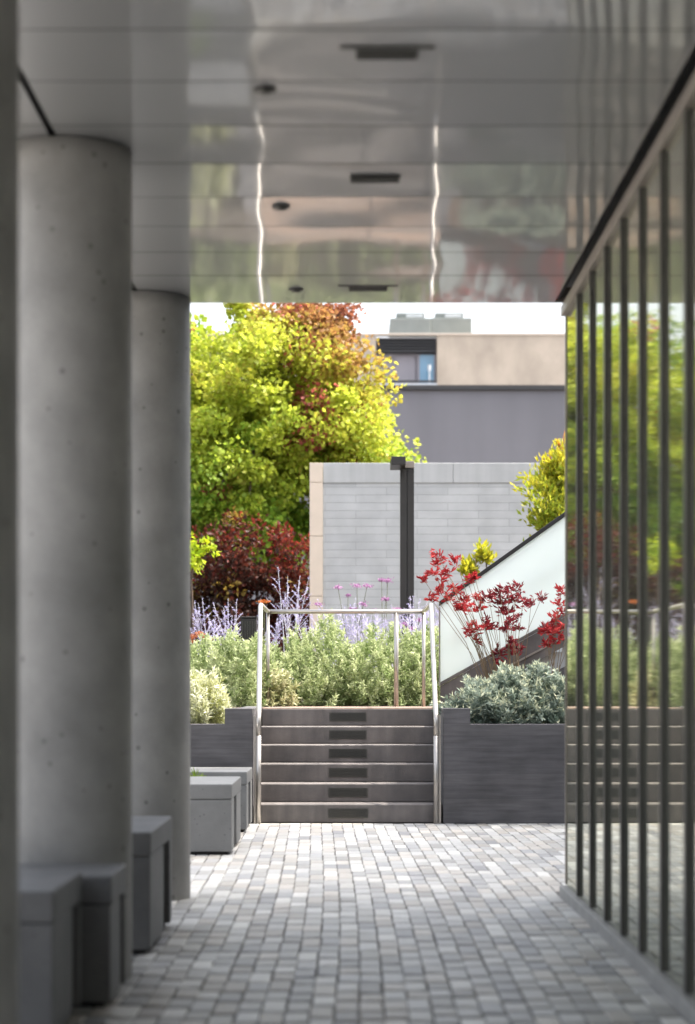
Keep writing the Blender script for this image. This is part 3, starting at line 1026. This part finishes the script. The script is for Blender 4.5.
def mound(name, label, cat, c, r, shoots, per, Lr, Wr, cols, seed, mat='felt', shoot_len=.14, group=None, flat=.75, tip=None):
    """rounded shrub made of short upright shoots set with feathery leaves"""
    g = np.random.default_rng(seed)
    t = thing(name, label, cat, (c[0], c[1], c[2]), group)
    d = unit(g.normal(size=(shoots, 3)))
    d[:, 2] = np.abs(d[:, 2]) * 1.0 + .02
    d = unit(d)
    ph = g.uniform(0, 6.28, 4)
    k = 1 + .10 * np.sin(5 * d[:, :1] + ph[0]) * np.sin(4 * d[:, 1:2] + ph[1]) + .09 * np.sin(11 * d[:, :1] + 7 * d[:, 2:3] + ph[2])
    u = g.random((shoots, 1)) ** .28
    base = np.array(c) + d * np.array(r) * k * u
    sdir = unit(d * .7 + np.array((0, 0, flat)) + g.normal(size=(shoots, 3)) * .25)
    ci = np.repeat(np.arange(shoots), per)
    n = len(ci)
    s = g.random((n, 1))
    P = base[ci] + sdir[ci] * (s - .4) * shoot_len
    D = sdir[ci] * .7 + unit(g.normal(size=(n, 3))) * .9
    sh = g.normal(0, .25, shoots)
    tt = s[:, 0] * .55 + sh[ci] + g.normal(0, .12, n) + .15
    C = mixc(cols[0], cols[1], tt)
    if tip is not None:
        C = np.where(((s[:, 0] > .8) & (g.random(n) < .5))[:, None], np.array(tip), C)
    C = C * g.uniform(.85, 1.15, (n, 1))
    L_ = g.uniform(Lr[0], Lr[1], n); W_ = L_ * g.uniform(Wr[0], Wr[1], n)
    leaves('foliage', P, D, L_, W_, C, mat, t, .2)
    sm = MB()
    for q in range(26):
        e = base[q]
        s0 = Vector((c[0] + random.uniform(-.1, .1) * r[0], c[1] + random.uniform(-.1, .1), c[2] - .02))
        e = Vector(e)
        sm.tube([s0, s0 * .5 + e * .5 + Vector((0, 0, -.03)), e], [.012, .008, .004], 4)
    obj('stem', sm, 'stem', t)
    return t


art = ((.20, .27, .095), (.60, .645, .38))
AG = 'feathery silver-green shrubs edging the landing'
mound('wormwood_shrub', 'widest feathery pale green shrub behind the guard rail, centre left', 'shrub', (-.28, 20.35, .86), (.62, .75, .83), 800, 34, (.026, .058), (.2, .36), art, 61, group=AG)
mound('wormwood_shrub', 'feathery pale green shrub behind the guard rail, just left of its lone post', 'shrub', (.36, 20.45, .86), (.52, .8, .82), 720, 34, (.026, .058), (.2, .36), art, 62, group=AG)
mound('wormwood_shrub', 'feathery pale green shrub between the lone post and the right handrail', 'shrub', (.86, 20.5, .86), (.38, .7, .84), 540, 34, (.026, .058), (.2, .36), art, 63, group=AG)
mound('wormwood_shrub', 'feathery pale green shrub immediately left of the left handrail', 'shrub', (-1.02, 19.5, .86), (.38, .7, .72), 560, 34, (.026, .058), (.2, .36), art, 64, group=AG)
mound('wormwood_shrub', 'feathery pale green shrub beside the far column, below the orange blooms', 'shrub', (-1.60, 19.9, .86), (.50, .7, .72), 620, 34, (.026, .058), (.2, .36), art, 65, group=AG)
mound('wormwood_shrub', 'small feathery shrub showing its pale tips through the foot of the left handrail', 'shrub', (-.72, 19.35, .88), (.22, .25, .34), 160, 26, (.035, .07), (.22, .4), ((.28, .30, .12), (.60, .58, .38)), 66, group=AG)
mound('cushion_bush', 'whitish spiky bush in the left planter, greener at its foot', 'bush', (-1.20, 16.42, .745), (.27, .26, .40), 300, 26, (.04, .075), (.14, .26), ((.42, .44, .14), (.80, .80, .62)), 71, shoot_len=.18, flat=1.1)
mound('silver_shrub', 'grey-green velvety shrub spilling over the right planter', 'shrub', (1.42, 16.5, .745), (.60, .42, .46), 1050, 26, (.03, .062), (.24, .38), ((.14, .19, .145), (.40, .46, .385)), 72, shoot_len=.12, tip=(.56, .58, .42))
mound('silver_shrub', 'grey-green velvety shrub farther along the right planter, behind the glass wall corner', 'shrub', (2.4, 16.6, .745), (.55, .42, .40), 400, 20, (.045, .085), (.28, .42), ((.13, .18, .145), (.35, .42, .37)), 73, shoot_len=.12, tip=(.5, .52, .4))
mound('grass_tuft', 'small green tuft peeping over the pale bench, beside the far column', 'plant', (-1.13, 14.55, 0), (.15, .17, .42), 120, 16, (.06, .12), (.1, .2), ((.12, .2, .03), (.28, .38, .06)), 74, mat='leaf', flat=1.2)


# Russian sage ---------------------------------------------------------------
def sage(c, h, spread, stems, seed, label, florets=30, side=5):
    g = random.Random(seed); gg = np.random.default_rng(seed)
    t = thing('russian_sage', label, 'flowering plant', c, 'lavender-blue sage along the terrace')
    sm = MB(); P = []; D = []
    for s in range(stems):
        a = g.uniform(0, 6.28); k = g.random() ** .7 * spread
        hh = h * g.uniform(.72, 1.0)
        b = Vector((c[0] + g.uniform(-.05, .05), c[1] + g.uniform(-.05, .05), c[2]))
        e = b + Vector((math.cos(a) * k, math.sin(a) * k * .7, hh))
        mid = b * .5 + e * .5 + Vector((-(e.x - b.x) * .18, -(e.y - b.y) * .18, .02))
        pts = [b, mid, e]
        sm.tube(pts, [.006, .0045, .002], 4)
        def axis(p0, p1, cnt):
            for q in range(cnt):
                u = g.random()
                p = p0.lerp(p1, u)
                for _ in range(2):
                    P.append((p.x + g.gauss(0, .006), p.y + g.gauss(0, .006), p.z))
                    D.append((g.gauss(0, 1), g.gauss(0, 1), g.uniform(-.1, .8)))
        axis(mid.lerp(e, .15), e, florets)
        for q in range(side):
            u = .12 + .75 * q / side
            p0 = mid.lerp(e, u)
            ln = .20 * hh * (1 - u) + .03
            aa = g.uniform(0, 6.28)
            p1 = p0 + Vector((math.cos(aa) * ln * .7, math.sin(aa) * ln * .7, ln * .75))
            sm.tube([p0, p1], [.003, .0015], 3)
            axis(p0.lerp(p1, .2), p1, int(florets * .35))
    P = np.array(P); D = np.array(D); n = len(P)
    C = mixc((.38, .34, .60), (.60, .57, .76), gg.random(n))
    obj('stem', sm, surf_pale, t)
    leaves('flower', P, D, gg.uniform(.010, .021, n), gg.uniform(.006, .011, n), C, 'petal', t, .2)
    return t


surf_pale = surf('pale sage stem', (.55, .53, .58), (.45, .45, .47), rough=.8)
sp = [
    (290, 23.0, 2.36, .26, 12, 'tallest lavender sage spire, standing alone between bollard and pale wall'),
    (206, 22.4, 1.98, .30, 12, 'lavender sage at the far column, in front of the maroon bush'),
    (232, 22.8, 2.02, .30, 13, 'lavender sage leaning left behind the dark bollard'),
    (268, 22.6, 1.86, .22, 9, 'short lavender sage tucked between the left handrail and the tallest spire'),
    (318, 22.6, 1.98, .28, 12, 'lavender sage just right of the tallest spire, below the wall end'),
    (348, 22.3, 1.98, .28, 14, 'lavender sage below the pink pompom flowers, left one'),
    (378, 22.4, 1.96, .28, 14, 'lavender sage directly left of the guard rail post'),
    (412, 22.2, 2.0, .26, 12, 'lavender sage at the foot of the lamp post'),
    (333, 23.4, 1.95, .26, 14, 'lavender sage right of the pale wall\'s warm end pier, behind other sage'),
    (363, 23.5, 1.92, .28, 14, 'lavender sage below the middle of the pink pompom flowers'),
    (396, 23.3, 1.95, .26, 14, 'lavender sage directly behind the lone guard rail post'),
    (432, 22.6, 1.98, .26, 10, 'lavender sage right of the lamp post, beside the red flowers'),
]
for i, (px, Y, zt2, spd, ns, lb) in enumerate(sp):
    sage((at(px, 600, Y)[0], Y, .9), zt2 - .78, spd, max(6, int(ns * .7)), 100 + i, lb)


# purpletop verbena ----------------------------------------------------------
def verbena(heads, Y, seed, label):
    g = random.Random(seed); gg = np.random.default_rng(seed)
    xm = sum(at(h[0], h[1], Y)[0] for h in heads) / len(heads)
    t = thing('verbena', label, 'flowering plant', (xm, Y, .9), 'pink-topped verbena on wiry stems')
    for (px, py, w) in heads:
        p = at(px, py, Y)
        dy = g.uniform(-.25, .25)
        e = Vector((p[0], p[1] + dy, p[2]))
        b = Vector((xm + g.uniform(-.12, .12), Y + g.uniform(-.1, .1), .9))
        s = obj('stem', MB().tube([b, b.lerp(e, .5) + Vector((g.uniform(-.05, .05), 0, .02)), e], [.005, .004, .003], 4), 'stem', t)
        n = 90
        r = w * Y / FPX * .42
        q = gg.normal(size=(n, 3)) * np.array((r * .55, r * .5, r * .22)) + np.array(e)
        leaves('flower_head', q, gg.normal(size=(n, 3)) + np.array((0, 0, .5)), gg.uniform(.014, .026, n), gg.uniform(.01, .018, n),
               mixc((.28, .10, .26), (.50, .32, .48), gg.random(n)), 'petal', s)


verbena([(338, 588, 9), (357, 586, 11), (367, 587, 9), (348, 595, 5), (363, 605, 9)], 23.0, 1, 'pink verbena heads left of the lamp post, against the pale wall')
verbena([(382, 579, 7), (388, 580, 9), (386, 599, 9), (353, 609, 7), (397, 609, 9)], 23.2, 2, 'pink verbena heads close to the left side of the lamp post')
verbena([(318, 605, 8), (372, 611, 9), (403, 625, 9), (412, 628, 9), (420, 620, 8)], 22.8, 3, 'pink verbena heads low along the guard rail, on both sides of its post')


# orange blooms low at left --------------------------------------------------
ob2 = thing('orange_flowers', 'rusty orange flower heads above the feathery shrub beside the far column', 'flowering plant', (at(200, 640, 20.9)[0], 20.9, .9))
for (px, py) in ((193, 637), (199, 634), (205, 637), (209, 639), (192, 641)):
    p = at(px, py, 20.9)
    s = obj('stem', MB().tube([(ob2.location.x, 20.9, .9), (p[0], 20.9, p[2])], [.006, .003], 4), 'stem', ob2)
    n = 60
    q = rng.normal(size=(n, 3)) * np.array((.022, .022, .011)) + np.array(p)
    leaves('flower_head', q, rng.normal(size=(n, 3)) + np.array((0, 0, .6)), rng.uniform(.015, .028, n), rng.uniform(.01, .02, n), mixc((.40, .10, .03), (.50, .22, .12), rng.random(n)), 'petal', s)
p = at(264, 602, 22.2)
ob3 = thing('orange_flowers', 'single rusty orange bloom just above the top of the left handrail', 'flowering plant', (p[0], 22.2, .9))
s = obj('stem', MB().tube([(p[0], 22.2, .9), p], [.006, .004], 4), 'stem', ob3)
n = 70
leaves('flower_head', rng.normal(size=(n, 3)) * np.array((.03, .03, .012)) + np.array(p), rng.normal(size=(n, 3)), rng.uniform(.015, .03, n), rng.uniform(.01, .02, n), mixc((.38, .08, .02), (.5, .2, .06), rng.random(n)), 'petal', s)


# kangaroo paw ---------------------------------------------------------------
def kangaroo_paw(label, base, heads, cols, seed):
    g = random.Random(seed); gg = np.random.default_rng(seed)
    t = thing('kangaroo_paw', label, 'flowering plant', base, 'red kangaroo paw in the right planter')
    b0 = Vector(base)
    # strap leaves
    n = 26
    lm_P = np.tile(np.array(base), (n, 1)) + gg.normal(size=(n, 3)) * np.array((.05, .05, 0))
    lm_D = gg.normal(size=(n, 3)) * np.array((.35, .3, 0)) + np.array((0, 0, 1))
    leaves('strap_leaf', lm_P, lm_D, gg.uniform(.25, .5, n), gg.uniform(.018, .028, n), mixc((.14, .17, .05), (.30, .33, .10), gg.random(n)), 'leaf', t, .15, .4)
    for (px, py, sz) in heads:
        Y = base[1] + g.uniform(-.16, .12)
        e = Vector(at(px, py, Y))
        b = b0 + Vector((g.uniform(-.06, .06), g.uniform(-.05, .05), 0))
        mid = b.lerp(e, .55) + Vector((g.uniform(-.03, .03) - (e.x - b.x) * .12, g.uniform(-.04, .04), .03))
        s = obj('flower_stem', MB().tube([b, b.lerp(mid, .5), mid, e], [.0036, .0032, .0027, .002], 5), 'redstem', t)
        k = int(20 * sz)
        P = []; D = []; Ls = []; C = []
        for q in range(k):
            d = Vector((g.gauss(0, 1), g.gauss(0, 1), g.uniform(-.2, 1.2))).normalized()
            o = e + Vector((g.gauss(0, .021), g.gauss(0, .02), g.gauss(0, .021))) * sz
            cc = mixc(cols[0], cols[1], [g.random()])[0]
            ln = g.uniform(.045, .08)
            for w in range(3):          # tubular paw: three thin claws spreading at the tip
                dd = d + Vector((g.gauss(0, .22), g.gauss(0, .22), g.gauss(0, .22)))
                P.append(tuple(o)); D.append(tuple(dd)); Ls.append(ln * g.uniform(.8, 1.1)); C.append(cc * g.uniform(.75, 1.25))
        leaves('flower_head', np.array(P), np.array(D), np.array(Ls), np.array(Ls) * .20, np.array(C), 'petal', s, .2, .65)
    return t


kangaroo_paw('red kangaroo paw leaning left over the right handrail, brightest red clusters',
             (at(503, 700, 16.95)[0], 16.95, .745),
             [(438, 556, 1.0), (437, 563, .8), (457, 562, 1.0), (424, 580, 1.0), (433, 573, .7), (447, 572, .9), (441, 580, .7), (440, 592, 1.2), (432, 600, .8), (455, 592, 1.2), (449, 599, .9),
              (462, 600, 1.2), (466, 607, 1.1), (477, 600, 1.0), (472, 579, .8), (467, 580, .6), (475, 578, .6), (459, 609, .9), (478, 610, .9), (474, 627, 1.2), (470, 633, .7), (485, 628, .6), (476, 641, .5)],
             ((.30, .014, .022), (.48, .06, .06)), 5)
kangaroo_paw('darker maroon kangaroo paw in front of the glass balustrade, middle of the three clumps',
             (at(512, 700, 17.05)[0], 17.05, .745),
             [(500, 592, 1.0), (508, 590, 1.0), (517, 590, 1.0), (498, 600, 1.1), (505, 603, 1.1), (514, 600, .9), (523, 602, 1.0), (531, 604, .9), (500, 612, .7), (508, 613, .8), (489, 598, 1.0), (488, 622, .9), (496, 628, .7), (509, 622, .9), (507, 630, .8), (517, 618, .7),
              (541, 599, .8), (519, 629, .6), (498, 654, 1.0), (510, 650, 1.0), (519, 650, .9), (501, 664, .8), (513, 641, .5)],
             ((.13, .018, .026), (.32, .04, .048)), 6)
kangaroo_paw('red kangaroo paw at the glass wall corner, rightmost of the three clumps',
             (at(552, 700, 16.9)[0], 16.9, .745),
             [(561, 593, 1.0), (560, 606, .8), (564, 612, .7), (556, 620, .9), (549, 630, 1.0), (556, 632, .9), (562, 628, 1.0), (544, 631, .8), (557, 640, .8), (546, 645, .7), (574, 600, 1.0), (578, 622, 1.0)],
             ((.30, .018, .024), (.46, .06, .06)), 7)

# ------------------------------------------------------------------ light, sky, camera
sd = Vector((.50, .085, .86)).normalized()
sun = bpy.data.lights.new('sun', 'SUN')
sun.energy = 2.0
sun.angle = math.radians(.53)
sun.color = (1.0, .93, .83)
so = bpy.data.objects.new('sun', sun)
COL.objects.link(so)
so.rotation_euler = (-sd).to_track_quat('-Z', 'Y').to_euler()
so.location = (8, 12, 20)

w = bpy.data.worlds.new('World')
scene.world = w
w.use_nodes = True
nt = w.node_tree
bg = nt.nodes['Background']
sky = nt.nodes.new('ShaderNodeTexSky')
sky.sky_type = 'NISHITA'
sky.sun_disc = False
sky.sun_elevation = math.asin(sd.z)
sky.sun_rotation = math.atan2(sd.x, sd.y)
sky.dust_density = 7.0
sky.ozone_density = .2
sky.air_density = 1.0
hs = nt.nodes.new('ShaderNodeHueSaturation')      # hazy, pale summer sky
hs.inputs['Saturation'].default_value = .45
nt.links.new(sky.outputs[0], hs.inputs['Color'])
nt.links.new(hs.outputs[0], bg.inputs[0])
bg.inputs[1].default_value = .15

cam = bpy.data.cameras.new('camera')
co = bpy.data.objects.new('camera', cam)
COL.objects.link(co)
co.location = (0, 0, EYE)
co.rotation_euler = (math.radians(90), 0, 0)
cam.sensor_fit = 'HORIZONTAL'
cam.sensor_width = 36
cam.lens = 36 * FPX / 695
cam.shift_x = (347.5 - VX) / 695
cam.shift_y = (VY - 512) / 695
cam.clip_start = .1
cam.clip_end = 1500
cam.dof.use_dof = True
cam.dof.focus_distance = 17.6
cam.dof.aperture_fstop = 3.0
scene.camera = co

scene.render.engine = 'CYCLES'
scene.cycles.max_bounces = 10
scene.cycles.transparent_max_bounces = 16
scene.cycles.glossy_bounces = 6
scene.view_settings.view_transform = 'Standard'
scene.view_settings.look = 'None'
scene.view_settings.gamma = 1
scene.view_settings.use_curve_mapping = False
scene.view_settings.exposure = 2.05
